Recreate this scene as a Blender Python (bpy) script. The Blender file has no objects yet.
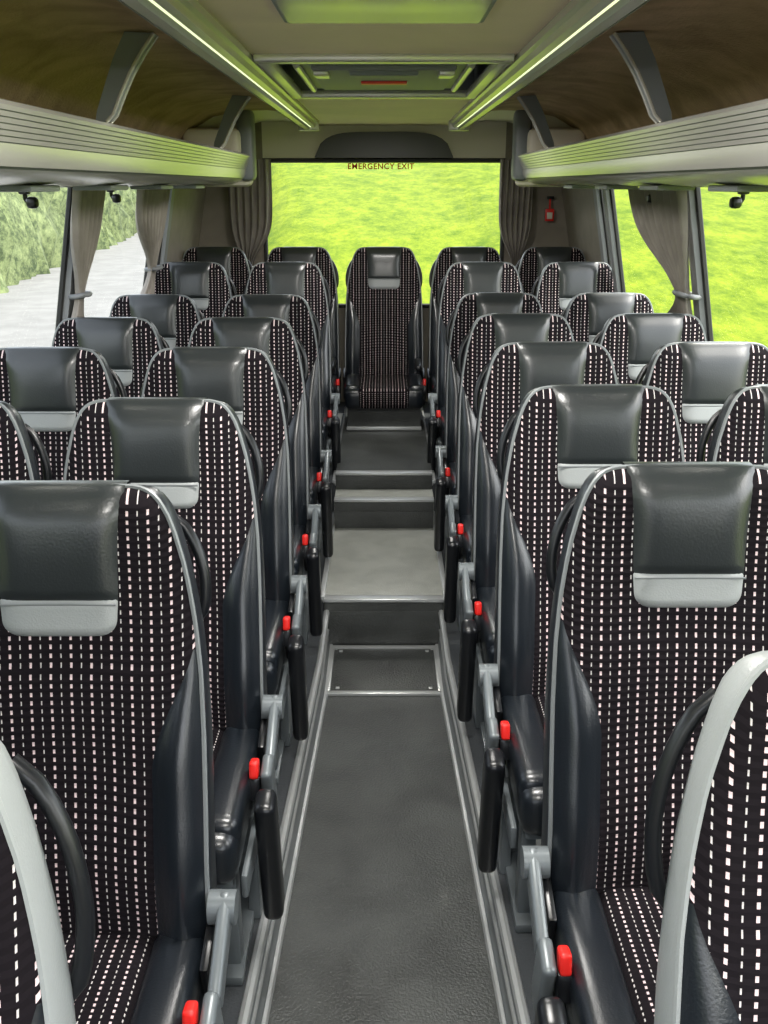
import bpy, bmesh, math, random
from mathutils import Vector, Matrix, noise
random.seed(3)
S=bpy.context.scene
COL=S.collection
# ------------------------------------------------------------ materials
def newmat(name):
    m=bpy.data.materials.new(name); m.use_nodes=True
    nt=m.node_tree; b=nt.nodes['Principled BSDF']
    return m,nt,b
def mat(name,col,rough=.5,metal=0,bump=0,bscale=200,var=0,vscale=6,spec=.5,coat=0,stretch=(1,1,1)):
    m,nt,b=newmat(name)
    b.inputs['Base Color'].default_value=(*col,1)
    b.inputs['Roughness'].default_value=rough
    b.inputs['Metallic'].default_value=metal
    b.inputs['Specular IOR Level'].default_value=spec
    b.inputs['Coat Weight'].default_value=coat
    b.inputs['Coat Roughness'].default_value=.18
    L=nt.links
    tc=nt.nodes.new('ShaderNodeTexCoord')
    mp=nt.nodes.new('ShaderNodeMapping'); mp.inputs['Scale'].default_value=stretch
    L.new(tc.outputs['Object'],mp.inputs['Vector'])
    if bump:
        n=nt.nodes.new('ShaderNodeTexNoise'); n.inputs['Scale'].default_value=bscale; n.inputs['Detail'].default_value=3
        L.new(mp.outputs[0],n.inputs['Vector'])
        bp=nt.nodes.new('ShaderNodeBump'); bp.inputs['Strength'].default_value=bump; bp.inputs['Distance'].default_value=.004
        L.new(n.outputs['Fac'],bp.inputs['Height']); L.new(bp.outputs[0],b.inputs['Normal'])
    if var:
        n=nt.nodes.new('ShaderNodeTexNoise'); n.inputs['Scale'].default_value=vscale; n.inputs['Detail'].default_value=6; n.inputs['Distortion'].default_value=.6
        L.new(mp.outputs[0],n.inputs['Vector'])
        r=nt.nodes.new('ShaderNodeValToRGB')
        r.color_ramp.elements[0].position=.35; r.color_ramp.elements[1].position=.65
        r.color_ramp.elements[0].color=(*[c*(1-var) for c in col],1)
        r.color_ramp.elements[1].color=(*[min(1,c*(1+var)) for c in col],1)
        L.new(n.outputs['Fac'],r.inputs[0]); L.new(r.outputs[0],b.inputs['Base Color'])
    return m
def fabric():
    m,nt,b=newmat('seat_fabric'); L=nt.links; N=nt.nodes
    tc=N.new('ShaderNodeTexCoord'); sp=N.new('ShaderNodeSeparateXYZ'); L.new(tc.outputs['Object'],sp.inputs[0])
    def M(op,a,bb=None):
        n=N.new('ShaderNodeMath'); n.operation=op
        for i,s in enumerate((a,bb)):
            if s is None: continue
            if isinstance(s,(int,float)): n.inputs[i].default_value=s
            else: L.new(s,n.inputs[i])
        return n.outputs[0]
    u=M('MULTIPLY',sp.outputs['X'],1/.0165)
    v=M('MULTIPLY',M('SUBTRACT',sp.outputs['Z'],sp.outputs['Y']),1/.0108)
    u=M('ADD',u,50.5)
    fu=M('ABSOLUTE',M('SUBTRACT',M('FRACT',u),.5))
    par=M('GREATER_THAN',M('FRACT',M('MULTIPLY',M('FLOOR',u),.5)),.25)
    v2=M('ADD',v,50)
    fv=M('ABSOLUTE',M('SUBTRACT',M('FRACT',v2),.5))
    wid=M('ADD',M('MULTIPLY',par,.06),.06)
    a=M('LESS_THAN',fu,wid); c=M('LESS_THAN',fv,.25)
    mask=M('MULTIPLY',a,c)
    mx=N.new('ShaderNodeMix'); mx.data_type='RGBA'
    mc=N.new('ShaderNodeMix'); mc.data_type='RGBA'
    mc.inputs[6].default_value=(.62,.58,.57,1); mc.inputs[7].default_value=(.76,.60,.61,1); L.new(par,mc.inputs[0])
    mx.inputs[6].default_value=(.008,.006,.008,1); L.new(mask,mx.inputs[0]); L.new(mc.outputs[2],mx.inputs[7])
    L.new(mx.outputs[2],b.inputs['Base Color'])
    b.inputs['Roughness'].default_value=.9; b.inputs['Specular IOR Level'].default_value=.15
    rib=M('ABSOLUTE',M('SUBTRACT',M('FRACT',M('MULTIPLY',v2,1)),.5))
    h=M('ADD',rib,M('MULTIPLY',mask,.6))
    bp=N.new('ShaderNodeBump'); bp.inputs['Strength'].default_value=.8; bp.inputs['Distance'].default_value=.003
    L.new(h,bp.inputs['Height']); L.new(bp.outputs[0],b.inputs['Normal'])
    return m
def glassmat():
    m=bpy.data.materials.new('window_glass'); m.use_nodes=True; nt=m.node_tree; nt.nodes.clear()
    o=nt.nodes.new('ShaderNodeOutputMaterial'); mx=nt.nodes.new('ShaderNodeMixShader')
    t=nt.nodes.new('ShaderNodeBsdfTransparent'); g=nt.nodes.new('ShaderNodeBsdfGlossy'); g.inputs['Roughness'].default_value=.02
    t.inputs[0].default_value=(.97,.99,.97,1)
    mx.inputs[0].default_value=.04
    nt.links.new(t.outputs[0],mx.inputs[1]); nt.links.new(g.outputs[0],mx.inputs[2]); nt.links.new(mx.outputs[0],o.inputs[0])
    return m
def grassmat():
    m,nt,b=newmat('meadow_grass'); L=nt.links; N=nt.nodes
    tc=N.new('ShaderNodeTexCoord')
    mp=N.new('ShaderNodeMapping'); mp.inputs['Scale'].default_value=(1,.35,1); L.new(tc.outputs['Object'],mp.inputs['Vector'])
    n1=N.new('ShaderNodeTexNoise'); n1.inputs['Scale'].default_value=1.3; n1.inputs['Detail'].default_value=12; n1.inputs['Roughness'].default_value=.9
    L.new(mp.outputs[0],n1.inputs['Vector'])
    r=N.new('ShaderNodeValToRGB'); e=r.color_ramp.elements
    e[0].position=.42; e[0].color=(.062,.115,.004,1); e[1].position=.58; e[1].color=(.19,.245,.012,1)
    L.new(n1.outputs['Fac'],r.inputs[0])
    L.new(r.outputs[0],b.inputs['Base Color']); b.inputs['Roughness'].default_value=.9; b.inputs['Specular IOR Level'].default_value=.1
    return m
FAB=fabric()
LEA=mat('black_leather',(.008,.011,.015),.30,0,.14,260,spec=.6,coat=.35)
HEA=mat('headrest_leather',(.020,.024,.025),.32,0,.12,260,spec=.6,coat=.3)
STR=mat('silver_grey_leather',(.30,.32,.32),.40,0,.15,300)
PIP=mat('seat_piping',(.18,.195,.20),.45)
SIL=mat('silver_trim_plastic',(.15,.17,.18),.33,.2)
PLA=mat('black_plastic',(.008,.009,.011),.28)
SHE=mat('seat_back_shell',(.013,.016,.020),.34,coat=.2)
RED=mat('red_buckle_plastic',(.8,.02,.015),.35)
MET=mat('brushed_metal',(.60,.62,.62),.3,.6,.1,80,stretch=(1,.05,1))
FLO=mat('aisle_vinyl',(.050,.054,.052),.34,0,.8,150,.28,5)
FLL=mat('sunlit_step_vinyl',(.33,.34,.31),.30,0,.5,170,.12,9)  # sunlight on the steps is put into this paler base colour
PLT=mat('platform_carpet',(.035,.04,.045),.8,0,.4,150)
CEI=mat('ceiling_panel_cream',(.80,.67,.48),.6,0,.1,60,.04,3)
CAR=mat('ceiling_carpet_olive',(.50,.38,.23),.95,0,.9,90,.18,6,spec=.1)
RAK=mat('rack_metallic_paint',(.68,.67,.62),.25,.4)
RAD=mat('rack_groove_dark',(.10,.12,.09),.5)
WAL=mat('taupe_wall_panel',(.25,.22,.18),.7,0,.2,90,.08,8)
PIL=mat('pillar_grey',(.22,.23,.24),.5)
RUB=mat('window_rubber',(.02,.02,.02),.6)
CUR=mat('curtain_cloth',(.33,.30,.27),.9,0,.3,200,.1,10)
DIV=mat('rack_divider_grey',(.20,.22,.23),.45)
CRM=mat('cream_panel',(.76,.71,.60),.6)
BLK=mat('header_dark_plastic',(.045,.048,.042),.35)
GLS=glassmat()
GLO,nt_,b_=newmat('rail_glow_strip'); b_.inputs['Base Color'].default_value=(.9,.9,.8,1); b_.inputs['Emission Color'].default_value=(.92,1,.60,1); b_.inputs['Emission Strength'].default_value=.6  # added glow in the rail groove, stands in for window reflections
# ------------------------------------------------------------ mesh builder
class MB:
    def __init__(s): s.v=[];s.f=[];s.m=[];s.mats=[]
    def mi(s,m):
        if m not in s.mats: s.mats.append(m)
        return s.mats.index(m)
    def add(s,vs,fs,m):
        o=len(s.v); s.v+= [tuple(v) for v in vs]
        for k,f in enumerate(fs):
            s.f.append([i+o for i in f]); s.m.append(s.mi(m[k] if isinstance(m,list) else m))
    def box(s,c,size,m,bev=.004,rot=None,seg=2,taper=None):
        bm=bmesh.new(); bmesh.ops.create_cube(bm,size=1)
        for v in bm.verts:
            v.co=Vector((v.co.x*size[0],v.co.y*size[1],v.co.z*size[2]))
            if taper and v.co.z<0: v.co.x*=taper; v.co.y*=taper
        if bev: bmesh.ops.bevel(bm,geom=bm.edges[:],offset=min(bev,min(size)*.49),segments=seg,affect='EDGES',profile=.6)
        R=Matrix.Identity(3)
        if rot:
            R=Matrix.Rotation(rot[2],3,'Z')@Matrix.Rotation(rot[1],3,'Y')@Matrix.Rotation(rot[0],3,'X')
        vs=[R@v.co+Vector(c) for v in bm.verts]
        bm.verts.index_update()
        s.add(vs,[[v.index for v in f.verts] for f in bm.faces],m); bm.free()
    def tube(s,pts,r,m,n=8,closed=False,flat=1):
        pts=[Vector(p) for p in pts]; vs=[];fs=[]; N=len(pts)
        for i,p in enumerate(pts):
            a=pts[(i-1)%N] if (closed or i>0) else p; b=pts[(i+1)%N] if (closed or i<N-1) else p
            t=(b-a).normalized()
            up=Vector((0,1,0)) if abs(t.y)<.9 else Vector((0,0,1))
            u=t.cross(up).normalized(); w=t.cross(u).normalized()
            for k in range(n):
                an=2*math.pi*k/n; vs.append(p+u*math.cos(an)*r+w*math.sin(an)*r*flat)
        for i in range(N if closed else N-1):
            for k in range(n):
                fs.append([i*n+k,i*n+(k+1)%n,((i+1)%N)*n+(k+1)%n,((i+1)%N)*n+k])
        if not closed:
            fs.append(list(range(n))[::-1]); fs.append([(N-1)*n+k for k in range(n)])
        s.add(vs,fs,m)
    def prof(s,pts,y0,y1,m,closed=False,cap=False):
        n=len(pts); vs=[(p[0],y0,p[1]) for p in pts]+[(p[0],y1,p[1]) for p in pts]
        fs=[[i,(i+1)%n,n+(i+1)%n,n+i] for i in range(n if closed else n-1)]
        mm=m
        if isinstance(m,list): mm=list(m)
        if cap:
            fs+= [list(range(n)),list(range(n,2*n))]
            if isinstance(mm,list): mm+= [mm[0],mm[0]]
        s.add(vs,fs,mm)
    def quad(s,a,b,c,d,m): s.add([a,b,c,d],[[0,1,2,3]],m)
    def mesh(s,name,angle=35):
        me=bpy.data.meshes.new(name); me.from_pydata(s.v,[],s.f)
        for m in s.mats: me.materials.append(m)
        me.polygons.foreach_set('material_index',s.m)
        bm=bmesh.new(); bm.from_mesh(me); bmesh.ops.recalc_face_normals(bm,faces=bm.faces[:])
        for f in bm.faces: f.smooth=True
        for e in bm.edges:
            if len(e.link_faces)==2 and e.calc_face_angle(0)>math.radians(angle): e.smooth=False
        bm.to_mesh(me); bm.free(); me.update(); return me
    def obj(s,name,loc=(0,0,0),angle=35):
        o=bpy.data.objects.new(name,s.mesh(name,angle)); o.location=loc; COL.objects.link(o); return o
# ------------------------------------------------------------ seat
OUT=[(0,.124),(.002,.138),(.006,.150),(.013,.161),(.024,.171),(.042,.181),(.065,.190),(.09,.197),(.12,.205),(.16,.213),(.22,.222),(.30,.229),(.40,.233),(.55,.236),(.80,.238)]
def W(s):
    for (a,wa),(b,wb) in zip(OUT,OUT[1:]):
        if s<=b: return wa+(wb-wa)*(s-a)/(b-a)
    return OUT[-1][1]
def sm(a,b,x):
    t=max(0,min(1,(x-a)/(b-a))); return t*t*(3-2*t)
ZT=1.142; BACKLEN=.80
def yc(s):
    return .045-.15*(s/.8)**1.15-.02*math.exp(-((s-.62)/.12)**2)
def hth(s):
    T=.034+.018*sm(.1,.45,s)
    r=.05
    if s<r: T*=math.sqrt(max(.02,1-(1-s/r)**2))
    return T
def frontY(x,s):
    w=W(s); q=min(1,abs(x)/w)
    y=yc(s)-hth(s)*(1-q**7)**(1/2.5)
    conc=.008+.024*sm(.25,.5,s)
    y+= -conc*(q**2.2)+conc*.4
    return y
def seat_mesh(side,base,arm=True,greyside=False):
    B=MB()
    svals=[0,.002,.006,.012,.02,.03,.042,.055,.07,.09,.12,.15,.18,.21,.24,.26,.28,.30,.325]+[.35+.025*i for i in range(18)]+[.79,.80]
    NF=25; NB=7
    rows=[];
    for s in svals:
        w=W(s)
        we=w*.97
        bw=.082*sm(.24,.46,s)**.8+.004
        xb=min(we-.003,w-.004-bw) if s>.24 else we-.003
        xs=[-xb+2*xb*i/(NF-1) for i in range(NF)]
        bl=[xb+(we-xb)*(j+1)/NB for j in range(NB)]
        fx=[-x for x in reversed(bl)]+xs+bl
        pts=[]
        for x in fx:
            y=frontY(x,s)
            if abs(x)>xb: 
                k=(abs(x)-xb)/(we-xb+1e-6); y-= .020*math.sin(math.pi*min(1,k))*sm(.26,.46,s)
            elif s>.28:
                k=abs(x)/xb; y-= .004*(1-k**4)
            pts.append((x,y,ZT-s))
        ye=frontY(w*.97,s); h=hth(s); yb=yc(s)+h
        yb=max(yb,ye+.01)
        sidep=[(w*.990,ye+(yb-ye)*.10),(w,ye+(yb-ye)*.28),(w,ye+(yb-ye)*.6),(w*.98,ye+(yb-ye)*.85),(w*.94,yb-.002),(w*.6,yb+.004),(0,yb+.008)]
        for (x,y) in sidep: pts.append((x,y,ZT-s))
        for (x,y) in reversed(sidep[:-1]): pts.append((-x,y,ZT-s))
        rows.append(pts)
    n=len(rows[0]); vs=[p for r in rows for p in r]; fs=[];ms=[]
    nf=NF+2*NB; tot=n-(nf-1)
    for i in range(len(rows)-1):
        s=svals[i]
        for k in range(n):
            fs.append([i*n+k,i*n+(k+1)%n,(i+1)*n+(k+1)%n,(i+1)*n+k])
            if k<nf-1:
                inb=(k<NB or k>=nf-1-NB)
                ms.append(LEA if (inb and s>=.26) else FAB)
            else:
                kk=k-(nf-1); kk=min(kk,tot-1-kk)
                ms.append(STR if kk<(5 if greyside else 1) else SHE)
    fs.append(list(range(n))); ms.append(FAB)
    fs.append([(len(rows)-1)*n+k for k in range(n)]); ms.append(SHE)
    B.add(vs,fs,ms)
    pp=[]
    for s in svals[:-1]:
        x=W(s)*.977; pp.append((x,frontY(x,s)-.001,ZT-s))
    L=[(-x,y,z) for x,y,z in reversed(pp)]
    B.tube(L+[(-.05,pp[0][1],ZT+.002),(.05,pp[0][1],ZT+.002)]+pp,.0042,STR if greyside else PIP,6)
    def pad(s0,s1,w0,w1,m,off,wrap,rc=0):
        nx=18; ny=14; R=[]
        sl=[s0+(s1-s0)*j/ny for j in range(ny+1)]
        if rc:
            sl=sl[:-1]+[s1-rc*(1-math.sin(a)) for a in [0,.35,.7,1.0,1.25,1.5707]]
            sl=sorted(set(sl))
        for s in sl:
            f=(s-s0)/(s1-s0); w=w0+(w1-w0)*f
            if wrap: w-= .004*math.sin(math.pi*f)
            if rc and s>s1-rc:
                d=(s-(s1-rc))/rc; w=w-rc*(1-math.sqrt(max(0,1-d*d)))
            row=[]
            for i in range(nx+1):
                t=-1+2*i/nx; t=math.copysign(abs(t)**.75,t)
                x=w*t; q=abs(t)
                edge=(1-q**6)
                e2=min(1,(s1-s)/.014)
                e3=1 if wrap else min(1,.55+(s-s0)/.012)
                sq=max(s,.004)
                puff=(.6+.4*math.sin(math.pi*min(1,max(0,f)))) if wrap else 1
                row.append((x,frontY(x,sq)-off*puff*max(.0,edge*math.sqrt(max(0,e2))*e3)+ .003*(1-edge),ZT-s+ (.003 if wrap and s<.01 else 0)))
            R.append(row)
        if wrap:
            tx=[math.copysign(abs(-1+2*i/nx)**.75,-1+2*i/nx) for i in range(nx+1)]
            top=[]
            for a in [.2,.4,.6,.8,1.0]:
                row=[]
                for t in tx:
                    x=w0*t
                    y0=frontY(x,.004)-off*.6*(1-abs(t)**6); y1=yc(0)+.016
                    row.append((x,y0+(y1-y0)*a,ZT+.003+.003*math.sin(a*math.pi)*(1-abs(t)**6)))
                top.append(row)
            bk=[]
            for s in [.02,.05,.09,.14]:
                bk.append([(w0*t,yc(s)+hth(s)+.010,ZT-s) for t in tx])
            R=list(reversed(bk))+list(reversed(top))+R
        c=nx+1; vs=[p for r in R for p in r]
        fs=[[j*c+i,j*c+i+1,(j+1)*c+i+1,(j+1)*c+i] for j in range(len(R)-1) for i in range(nx)]
        B.add(vs,fs,m)
    pad(0,.182,.110,.100,HEA,.018,True)
    pad(.174,.234,.100,.095,STR,.012,False,rc=.026)
    sx=[(-.095+.19*i/10,frontY(-.095+.19*i/10,.179)-.0115,ZT-.179) for i in range(11)]
    B.tube(sx,.0020,PIP,6)
    def cush(x0,x1,y0,y1,z0,z1,m,r,top=0):
        cx=(x0+x1)/2; B.box((cx,(y0+y1)/2,(z0+z1)/2),(x1-x0,y1-y0,z1-z0),m,r,seg=4)
    yb=-.11
    cush(-.225,.225,yb-.43,yb+.02,.285,.405,LEA,.045)
    cush(-.150,.150,yb-.44,yb+.02,.292,.415,FAB,.04)
    cush(-.228,-.14,yb-.40,yb-.02,.34,.425,LEA,.035)
    cush(.14,.228,yb-.40,yb-.02,.34,.425,LEA,.035)
    B.box((0,yb-.20,.275),(.42,.38,.03),SIL,.01)
    for sx_ in (-1,1):
        B.box((sx_*.19,yb-.10,(.27+base)/2),(.035,.06,.27-base),SIL,.008,rot=(-.0,0,0))
        B.box((sx_*.19,yb-.32,(.27+base)/2),(.035,.045,.27-base),SIL,.008)
        B.box((sx_*.19,yb-.21,base+.012),(.05,.34,.024),SIL,.006)
    B.tube([(-.2,yb-.32,.24),(.2,yb-.32,.24)],.014,SIL,8)
    B.tube([(-.2,yb-.10,.24),(.2,yb-.10,.24)],.014,SIL,8)
    for sx_ in (-1,1):
        B.box((sx_*.236,yb-.03,.36),(.016,.13,.15),PLA,.007,rot=(.3,0,0))
    for sx_ in (-1,1):
        P=[]; s0=.07; L_=.25 if greyside else .17; bl_=.034 if greyside else .026
        for i in range(13):
            a=math.pi*i/12; s=s0+L_*i/12
            P.append((sx_*(W(s)-.018+bl_*math.sin(a)**.5),yc(s)+.045,ZT-s))
        B.tube(P,.010,PLA,8)
    def buckle(x,y,z,r):
        B.box((x,y,z),(.020,.034,.038),RED,.007,rot=(r,0,0),seg=3)
        B.box((x,y-.003,z-.043),(.026,.038,.05),PLA,.008,rot=(r,0,0))
        B.tube([(x,y,z-.05),(x,y+.05,z-.14)],.010,PLA,6)
    if arm:
        sx_=side
        buckle(sx_*.236,-.325,.425,-.25)
        B.box((sx_*.262,-.20,.435),(.022,.17,.05),SIL,.010,rot=(.5,0,0),seg=3)
        B.box((sx_*.262,-.30,.36),(.024,.065,.15),SIL,.011,rot=(.25,0,0),seg=3)
        B.tube([(sx_*.235,-.14,.465),(sx_*.280,-.14,.465)],.028,SIL,16)
        B.box((sx_*.270,-.39,.252),(.044,.068,.35),PLA,.021,rot=(.20,0,0),seg=4)
        B.box((sx_*.232,-.30,.265),(.014,.40,.055),SIL,.006)
        B.box((sx_*.215,-.20,(.26+base)/2),(.02,.13,.26-base),SIL,.008,taper=1.5)
    else:
        buckle(side*.236,-.325,.405,-.25)
        B.box((-side*.02+side*.22,-.26,.50),(.04,.30,.035),PLA,.015,seg=3)
    return B.mesh('passenger_seat',50)
cache={}
def seat(x,y,z,side,base_world,arm=True,gs=False):
    base=round(base_world-z,3); k=(side,base,arm,gs)
    if k not in cache: cache[k]=seat_mesh(*[side,base,arm,gs])
    o=bpy.data.objects.new('passenger_seat',cache[k]); o.location=(x,y,z); COL.objects.link(o); return o
def plat(y): return .15 if y<3.44 else (.20 if y<4.5 else .36)
LR=[.71,1.42,2.06,2.77,3.44,4.20,5.05]
RR=[.84,1.53,2.21,2.87,3.55,4.27,5.05]
for rows,sg in ((LR,-1),(RR,1)):
    for i,y in enumerate(rows):
        z=.15 if y<5 else .225
        x=(.535 if sg<0 else .540) if i==0 else (.525 if i==1 else .512)
        seat(sg*x,y,z,-sg,plat(y-.3),True,i==0)
        seat(sg*(x+.495),y,z,-sg,plat(y-.3),False,i==0)
for x in (-1.01,-.505,0,.505,1.01):
    seat(x,5.82,.255,1,.415,False)
# ------------------------------------------------------------ floor / aisle
def hw(y): return max(.215,.265-.037*(y-1.68)) if y>0 else .3
Y0=-1.3; Y1=6.35
B=MB()
B.box((0,(Y0+Y1)/2,-.06),(2.56,Y1-Y0,.12),FLO,0)
B.obj('floor')
for sg,nm in ((-1,'left'),(1,'right')):
    B=MB()
    ys=[Y0+.04,0,1,2,3.04,3.44]
    for a,b in zip(ys,ys[1:]):
        ha,hb=hw(a),hw(b)
        B.quad((sg*ha,a,0.001),(sg*hb,b,0.001),(sg*(hb+.02),b,.15),(sg*(ha+.02),a,.15),SIL)
        B.quad((sg*(ha+.02),a,.15),(sg*(hb+.02),b,.15),(sg*1.27,b,.15),(sg*1.27,a,.15),PLT)
        B.tube([(sg*(ha+.012),a,.15),(sg*(hb+.012),b,.15)],.012,MET,8)
        B.tube([(sg*(ha-.004),a,.006),(sg*(hb-.004),b,.006)],.008,MET,6)
        B.tube([(sg*(ha+.008),a,.075),(sg*(hb+.008),b,.075)],.005,MET,6)
    for (a,b,z) in ((3.44,4.48,.20),(4.48,6.34,.36)):
        B.box((sg*.755,(a+b)/2,z/2),(1.03,b-a,z),PLT,.003)
        B.box((sg*.245,(a+b)/2,z-.0),(.02,b-a,.03),MET,.004)
    B.obj('seat_platform')
B=MB()
def step(y0,y1,z,m,mr):
    B.box((0,(y0+y1)/2,z/2),(.474,y1-y0,z),m,.002)
    B.box((0,y0-.006,z-.045),(.47,.012,.07),mr,.002)
    B.box((0,y0+.005,z+.001),(.474,.045,.014),MET,.004)
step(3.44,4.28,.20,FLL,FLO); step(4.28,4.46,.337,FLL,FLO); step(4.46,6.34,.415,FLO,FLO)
B.box((0,5.33,.50),(.42,.02,.17),FLO,.003)
B.box((0,5.31,.43),(.43,.02,.02),MET,.003)
for x,y0,z0,z1 in ((0,3.43,0,.155),(0,4.27,.2,.285)):
    B.box((x,y0,(z0+z1)/2),(.468,.012,z1-z0),FLO,.002)
B.obj('aisle_steps')
B=MB()
for y in (3.045,3.405): B.box((0,y,.006),(.43,.022,.012),MET,.003)
for x in (-.205,.205): B.box((x,3.225,.006),(.018,.36,.012),MET,.003)
B.box((0,3.225,.004),(.37,.33,.008),FLO,.002)
for x in (-.17,.17):
    for y in (3.08,3.37): B.box((x,y,.009),(.014,.014,.004),MET,.002)
B.obj('floor_access_hatch')
# ------------------------------------------------------------ walls
def WX(z): return 1.28 if z<=.95 else 1.10+.2*(1.85-z)
PILY=[-.6,.8,2.2,3.62,4.97]
for sg,nm in ((-1,'left'),(1,'right')):
    B=MB()
    B.quad((sg*1.28,Y0,-.0),(sg*1.28,Y1,-.0),(sg*1.28,Y1,.95),(sg*1.28,Y0,.95),PLT)
    B.box((sg*1.25,(Y0+5.15)/2,.96),(.07,5.15-Y0,.03),PIL,.01)
    B.quad((sg*WX(1.78),Y0,1.78),(sg*WX(1.78),Y1,1.78),(sg*WX(2.0),Y1,2.0),(sg*WX(2.0),Y0,2.0),WAL)
    B.quad((sg*WX(.95),5.2,.95),(sg*WX(.95),Y1,.95),(sg*WX(1.78),Y1,1.78),(sg*WX(1.78),5.2,1.78),WAL)
    for y in PILY+[5.2]:
        hwd=.045
        pr=[]
        for z in (.95,1.80):
            x=WX(z); pr+= [(sg*x,y-hwd,z),(sg*(x-.035),y-hwd*.8,z),(sg*(x-.035),y+hwd*.8,z),(sg*x,y+hwd,z)]
        B.add(pr,[[0,1,5,4],[1,2,6,5],[2,3,7,6],[3,0,4,7]],PIL)
    B.obj('wall_'+nm)
    ed=[Y0]+PILY+[5.2]
    for k,(a,b) in enumerate(zip(ed,ed[1:])):
        B=MB(); a2=a+.045; b2=b-.045
        def P(y,z,d=0): return (sg*(WX(z)-d),y,z)
        B.quad(P(a2,.97,.003),P(b2,.97,.003),P(b2,1.79,.003),P(a2,1.79,.003),GLS)
        for q in ([P(a2,.98,.006),P(b2,.98,.006)],[P(b2,.98,.006),P(b2,1.78,.006)],[P(a2,1.78,.006),P(b2,1.78,.006)],[P(a2,.98,.006),P(a2,1.78,.006)]):
            B.tube(q,.011,RUB,6)
        B.obj('window_%d'%(k+1+(0 if sg<0 else 6)))
B=MB()
RW=.76; RZ0=1.0; RZ1=1.895
B.quad((-1.29,Y1,0),(1.29,Y1,0),(1.29,Y1,RZ0),(-1.29,Y1,RZ0),WAL)
for sg in (-1,1):
    B.quad((sg*RW,Y1,RZ0),(sg*1.29,Y1,RZ0),(sg*1.29,Y1,2.2),(sg*RW,Y1,2.2),WAL)
B.quad((-RW,Y1,RZ1),(RW,Y1,RZ1),(RW,Y1,2.2),(-RW,Y1,2.2),CRM)
B.obj('wall_rear')
B=MB()
B.quad((-RW,Y1+.01,RZ0),(RW,Y1+.01,RZ0),(RW,Y1+.01,RZ1),(-RW,Y1+.01,RZ1),GLS)
c=[(-RW,Y1-.005,RZ0),(RW,Y1-.005,RZ0),(RW,Y1-.005,RZ1),(-RW,Y1-.005,RZ1)]
for i in range(4): B.tube([c[i],c[(i+1)%4]],.014,RUB,6)
B.obj('window_13')
B=MB()
n=24; P=[]
for i in range(n+1):
    a=i/n; x=-.43+.86*a; q=abs(x)/.43
    P.append((x,1.915+.145*(1-q**5)**.6))
vs=[(x,Y1-.05,z) for x,z in P]+[(-.43,Y1-.05,1.91),(.43,Y1-.05,1.91)]
vs2=[(x,Y1,z) for x,y,z in vs]
m=len(vs); order=list(range(n+1))+[n+2,n+1]
fs=[order]+[[order[i],order[(i+1)%m],order[(i+1)%m]+m,order[i]+m] for i in range(m)]
B.add(vs+vs2,fs,BLK); B.obj('rear_header_panel')
cu=bpy.data.curves.new('emergency_exit_sign','FONT'); cu.body='EMERGENCY EXIT'; cu.size=.048; cu.align_x='CENTER'; cu.extrude=.0005; cu.space_character=1.1; cu.offset=.001
cu.materials.append(mat('red_letters',(1.0,.06,.02),.6))
o=bpy.data.objects.new('emergency_exit_sign',cu); o.location=(-.02,Y1-.012,1.845); o.rotation_euler=(math.pi/2,0,0); COL.objects.link(o)
B=MB()
B.box((0,Y0,.45),(2.56,.06,.9),WAL,.01); B.box((0,Y0,2.08),(2.3,.06,.22),CEI,.01)
B.obj('wall_front')
# ------------------------------------------------------------ ceiling
HX=.36; HY0=3.0; HY1=4.15; ZC=2.10
B=MB()
def cq(x0,x1,y0,y1,z=ZC,m=CEI): B.quad((x0,y0,z),(x1,y0,z),(x1,y1,z),(x0,y1,z),m)
cq(-.43,.43,Y0,HY0); cq(-.43,.43,HY1,Y1); cq(-.43,-HX,HY0,HY1); cq(HX,.43,HY0,HY1)
for sg in (-1,1):
    cv=[(.43,2.10),(.50,2.115),(.62,2.125),(.76,2.12),(.90,2.09),(1.01,2.03),(1.08,1.95),(1.12,1.86),(1.13,1.78)]
    B.prof([(sg*x,z) for x,z in cv],Y0,5.45,CAR)
    B.prof([(sg*x,z) for x,z in cv],5.45,Y1,CRM)
B.obj('ceiling',angle=60)
for sg in (-1,1):
    B=MB()
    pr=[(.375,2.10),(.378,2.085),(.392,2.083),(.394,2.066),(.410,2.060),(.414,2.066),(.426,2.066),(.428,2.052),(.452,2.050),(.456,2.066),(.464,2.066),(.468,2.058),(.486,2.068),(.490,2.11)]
    ms=[RAK,RAK,RAK,RAK,RAD,GLO,RAD,RAK,RAK,RAD,RAD,RAK,RAK]
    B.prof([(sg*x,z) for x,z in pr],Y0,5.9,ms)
    B.box((sg*.432,5.9,2.075),(.12,.03,.06),RAK,.01)
    B.obj('ceiling_rail',angle=25)
B=MB()
for (a,b,c_,d) in ((-HX-.01,HX+.01,HY0-.05,HY0+.02),(-HX-.01,HX+.01,HY1-.02,HY1+.05)):
    B.box(((a+b)/2,(c_+d)/2,2.095),(b-a,d-c_,.03),RAK,.01)
for sg in (-1,1): B.box((sg*(HX-.012),(HY0+HY1)/2,2.095),(.04,HY1-HY0,.03),RAK,.01)
for p in (((-HX,HY0),(HX,HY0)),((HX,HY0),(HX,HY1)),((HX,HY1),(-HX,HY1)),((-HX,HY1),(-HX,HY0))):
    (x0,y0),(x1,y1)=p; B.quad((x0,y0,ZC),(x1,y1,ZC),(x1,y1,ZC+.12),(x0,y0,ZC+.12),DIV)
B.quad((-HX,HY0,ZC+.12),(HX,HY0,ZC+.12),(HX,HY1,ZC+.12),(-HX,HY1,ZC+.12),DIV)
B.box((0,3.60,ZC+.035),(.60,.92,.06),DIV,.03,seg=3)
B.box((0,3.60,ZC+.00),(.46,.66,.02),PIL,.02,seg=3)
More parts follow.
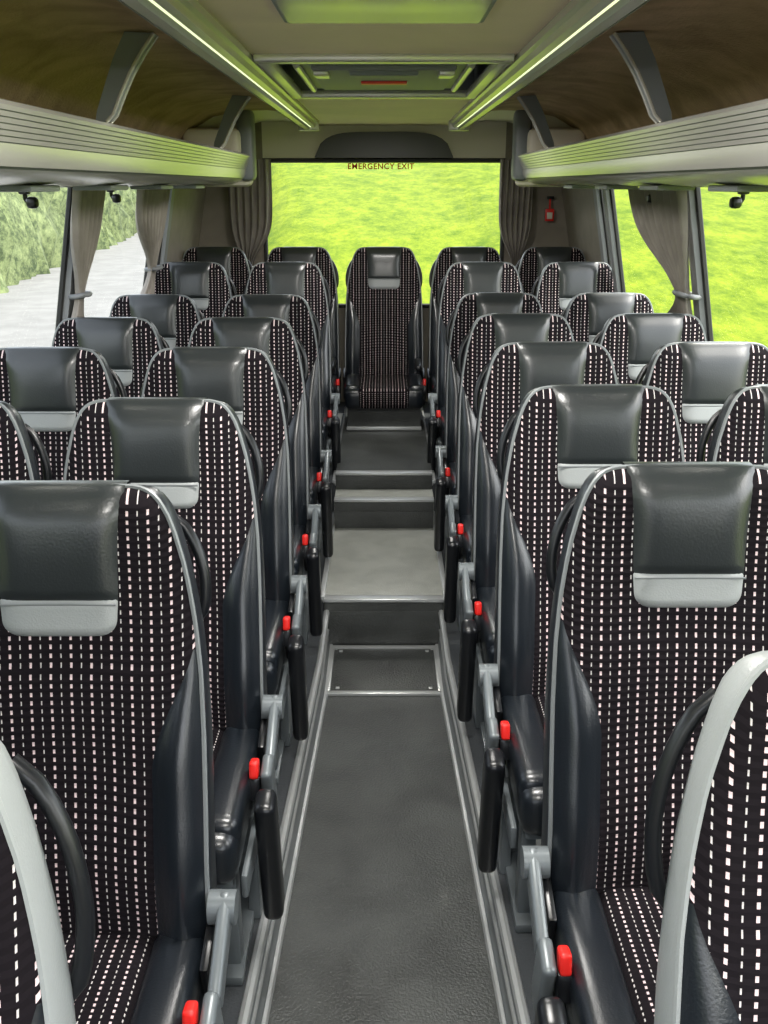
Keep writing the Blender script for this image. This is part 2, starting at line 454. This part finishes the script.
B.box((0,3.33,ZC-.012),(.22,.07,.02),DIV,.008)
B.box((0,3.62,ZC-.012),(.16,.05,.012),RED,.004)
for x in (-.2,.2): B.box((x,3.35,ZC-.012),(.05,.12,.02),RAK,.008)
for x in (-.27,.27): B.tube([(x,3.2,ZC+.0),(x,4.0,ZC+.0)],.012,RAK,8)
B.obj('roof_escape_hatch')
B=MB()
B.box((0,2.08,ZC-.006),(.44,.50,.014),DIV,.006)
B.box((0,2.08,ZC-.012),(.42,.48,.006),RAK,.002)
B.obj('ceiling_air_return_panel')
B=MB(); B.box((0,4.28,ZC-.006),(.15,.05,.01),RAK,.003); B.box((0,4.28,ZC-.011),(.13,.035,.004),mat('red_label',(.8,.05,.03),.5),.001); B.obj('hatch_instruction_label')
# ------------------------------------------------------------ luggage racks
for sg in (-1,1):
    B=MB()
    pr=[(1.12,1.845),(.80,1.850),(.765,1.870),(.745,1.900),(.730,1.906),(.716,1.902),(.708,1.893)]
    ms=[CAR,CAR,RAK,RAK,RAK,RAK]
    x,z=.708,1.893
    for i in range(6):
        pr+= [(x+.004,z-.0085),(x+.008,z-.0087),(x+.008,z-.0105),(x+.0045,z-.011)]
        ms+= [RAK,RAD,RAD,RAK]
        x+=.0045; z-=.011
    pr+= [(.738,1.805),(.748,1.785),(.752,1.783),(.756,1.780),(.770,1.772),(.785,1.766),(.81,1.759),(.86,1.752),(.95,1.745),(1.10,1.742)]
    ms+= [RAK,RAK,RAD,RAD,RAK,RAK,RAK,RAK,RAK,RAK]
    B.prof([(sg*a,b) for a,b in pr],Y0,5.42,ms)
    B.box((sg*.93,5.46,1.93),(.44,.10,.38),CRM,.045,seg=4)
    B.box((sg*.735,5.44,1.95),(.09,.14,.36),DIV,.04,seg=4)
    B.box((sg*.90,5.33,1.955),(.30,.10,.15),CRM,.045,seg=4)
    for y in [1.1,1.8,2.5,3.2,3.9,4.6]:
        B.box((sg*.90,y,1.742),(.12,.22,.016),DIV,.007)
    B.obj('luggage_rack',angle=30)
    for y in (.9,2.72,4.55):
        D=MB(); pts=[(.745,1.905),(.730,1.908),(.712,1.925),(.690,1.97),(.660,2.025),(.625,2.075),(.590,2.118),(.665,2.122),(.70,2.06),(.73,1.99),(.755,1.93),(.765,1.88)]
        D.prof([(sg*a,b) for a,b in pts],y-.02,y+.02,DIV,closed=True,cap=True)
        D.tube([(sg*a,y-.02,b) for a,b in pts[1:7]],.005,RAK,6)
        D.tube([(sg*a,y+.02,b) for a,b in pts[1:7]],.005,RAK,6)
        D.obj('rack_divider_bracket')
for sg in (-1,1):
    for y in (3.0,3.95):
        B=MB(); x=sg*(WX(1.72)-.05)
        B.box((x,y,1.733),(.03,.03,.02),PLA,.006)
        B.tube([(x,y,1.735),(x,y,1.71),(x-sg*.012,y,1.69),(x-sg*.03,y,1.695)],.007,PLA,8)
        B.box((x-sg*.02,y,1.70),(.035,.035,.035),PLA,.016,seg=3)
        B.obj('coat_hook')
# ------------------------------------------------------------ curtains
def curtain(p0,p1,g,gz,z0,z1,inward,pleats=9,name='window_curtain'):
    B=MB(); nu=pleats*8; nz=26; vs=[];fs=[]
    p0=Vector(p0);p1=Vector(p1); d=(p1-p0); nrm=Vector(inward)
    for j in range(nz+1):
        z=z1+(z0-z1)*j/nz
        w=1-.78*math.exp(-((z-gz)/.16)**2)
        if z<gz: w=max(w,.0)*.8
        for i in range(nu+1):
            a=i/nu; aa=g+(a-g)*w
            q=p0+d*aa
            off=.022*(.4+.6*w)*math.sin(a*pleats*2*math.pi+.5*math.sin(z*6))
            P=Vector((q.x,q.y))+nrm*(off+.03)
            if abs(nrm.x)>.5: P.x+= -math.copysign(1,nrm.x)*.2*(z1-z)
            vs.append((P.x,P.y,z))
    c=nu+1
    fs=[[j*c+i,j*c+i+1,(j+1)*c+i+1,(j+1)*c+i] for j in range(nz) for i in range(nu)]
    B.add(vs,fs,CUR)
    q=p0+d*g
    P=Vector((q.x,q.y))+nrm*.03
    if abs(nrm.x)>.5: P.x+= -math.copysign(1,nrm.x)*.2*(z1-gz)
    hw_=.11*d.length
    dd=d.normalized()
    ring=[]
    for k in range(16):
        a=2*math.pi*k/16; v=P+dd*math.cos(a)*(hw_+.01)+nrm*math.sin(a)*.035
        ring.append((v.x,v.y,gz+.004*math.sin(a)))
    B.tube(ring,.010,PIL,6,closed=True)
    B.obj(name,angle=80)
xw=WX(1.74)-.03
curtain((-xw,3.45),(-xw,3.80),.5,1.36,.98,1.74,(1,0),6)
curtain((-xw,4.35),(-xw,4.95),.8,1.36,.98,1.74,(1,0),8)
curtain((xw,3.55),(xw,4.35),.12,1.36,.98,1.74,(-1,0),9)
curtain((-.97,Y1-.06),(-.70,Y1-.06),.35,1.25,.95,1.90,(0,-1),6,'rear_curtain')
curtain((.72,Y1-.06),(.93,Y1-.06),.6,1.25,.95,1.90,(0,-1),6,'rear_curtain')
B=MB()
B.box((.0,0,0),(.055,.02,.075),RED,.006); B.box((0,-.012,-.004),(.035,.006,.04),CRM,.003)
B.tube([(0,0,.035),(.0,0,.10)],.006,RED,6); B.box((0,0,.105),(.045,.018,.018),PLA,.004)
B.obj('emergency_hammer',(1.05,Y1-.035,1.57))
# ------------------------------------------------------------ outside
def gh(x,y):
    edge=-1.7-.13*max(0,y)
    d=x-edge
    k=sm(0,3,d)
    far=max(0,y-9)
    h=-1.0+k*(.075*far*sm(0,12,far)+.06*max(0,x-2.2)+.25*sm(2,4,x))
    return h
B=MB(); xs=[-14+.5*i for i in range(80)]+[28+6*i for i in range(40)]+[-40+4*i for i in range(6)]
xs=sorted(set(xs)); ys=[-40+3*i for i in range(20)]+[20+6*i for i in range(45)]
vs=[(x,y,gh(x,y)-.02) for y in ys for x in xs]; c=len(xs)
fs=[[j*c+i,j*c+i+1,(j+1)*c+i+1,(j+1)*c+i] for j in range(len(ys)-1) for i in range(c-1)]
B.add(vs,fs,grassmat()); B.obj('meadow_field',angle=180)
B=MB(); ROAD=mat('asphalt_road',(.17,.17,.168),.85,0,.2,40,.12,1.5)
yy=[-40,0,10,20,40,60,80,100]
for a,b in zip(yy,yy[1:]):
    ea,eb=-.13*max(0,a),-.13*max(0,b)
    B.quad((ea-7.2,a,-.985),(eb-7.2,b,-.985),(eb-1.0+ (1.5 if b<=10 else 0),b,-.985),(ea-1.0+(1.5 if a<=10 else 0),a,-.985),ROAD)
B.obj('road')
HG,nt,b=newmat('hedge_leaves')
n=nt.nodes.new('ShaderNodeTexNoise'); n.inputs['Scale'].default_value=2.5; n.inputs['Detail'].default_value=12; n.inputs['Roughness'].default_value=.85
tc=nt.nodes.new('ShaderNodeTexCoord'); nt.links.new(tc.outputs['Object'],n.inputs['Vector'])
r=nt.nodes.new('ShaderNodeValToRGB'); e=r.color_ramp.elements; e[0].position=.43; e[0].color=(.018,.036,.007,1); e[1].position=.60; e[1].color=(.18,.22,.09,1)
nt.links.new(n.outputs['Fac'],r.inputs[0]); nt.links.new(r.outputs[0],b.inputs['Base Color']); b.inputs['Roughness'].default_value=.9
B=MB(); vs=[];fs=[]; NY=320;NT=18
for j in range(NY+1):
    y=-20+ j*.45
    cx=-8.6-.13*max(0,y)
    for i in range(NT+1):
        a=math.pi*i/NT
        p=Vector((cx+1.5*math.cos(a),y,-1.05+3.9*math.sin(a)**.7))
        nn=noise.fractal(p*.9,.6,2.0,5)
        p+=Vector((math.cos(a),.2,math.sin(a)))*nn*.6
        vs.append(p)
c=NT+1
fs=[[j*c+i,j*c+i+1,(j+1)*c+i+1,(j+1)*c+i] for j in range(NY) for i in range(NT)]
B.add(vs,fs,HG); B.obj('roadside_hedge',angle=180)
# ------------------------------------------------------------ light
w=bpy.data.worlds.new('World'); S.world=w; w.use_nodes=True
bg=w.node_tree.nodes['Background']
sk=w.node_tree.nodes.new('ShaderNodeTexSky'); sk.sky_type='NISHITA'; sk.sun_disc=False; sk.sun_elevation=math.radians(50); sk.sun_rotation=math.radians(120); sk.air_density=1; sk.dust_density=3
hs=w.node_tree.nodes.new('ShaderNodeHueSaturation'); hs.inputs['Saturation'].default_value=.35
w.node_tree.links.new(sk.outputs[0],hs.inputs['Color']); w.node_tree.links.new(hs.outputs[0],bg.inputs[0]); bg.inputs[1].default_value=.38
sl=bpy.data.lights.new('sun','SUN'); sl.energy=2.6; sl.angle=math.radians(3); sl.color=(1,.95,.85)
so=bpy.data.objects.new('sun',sl); so.rotation_euler=(math.radians(-25),math.radians(28),0); COL.objects.link(so)
for y,en in ((.2,11),(1.6,13),(2.7,6),(4.6,7)):  # added fill lights to brighten the cabin, not real fittings
    l=bpy.data.lights.new('cabin_fill_light','AREA'); l.shape='RECTANGLE'; l.size=.4; l.size_y=.25; l.energy=en; l.color=(1,.97,.92)
    o=bpy.data.objects.new('cabin_fill_light',l); o.location=(0,y,2.07); COL.objects.link(o)
# ------------------------------------------------------------ camera
cam=bpy.data.cameras.new('camera'); cam.sensor_fit='VERTICAL'; cam.sensor_height=24; cam.lens=24*950/1024; cam.clip_start=.02; cam.clip_end=1000
co=bpy.data.objects.new('camera',cam); co.location=(0,0,1.75); co.rotation_euler=(math.pi/2-math.atan(327/950),0,0); COL.objects.link(co); S.camera=co
S.view_settings.view_transform='Standard'; S.view_settings.exposure=.95
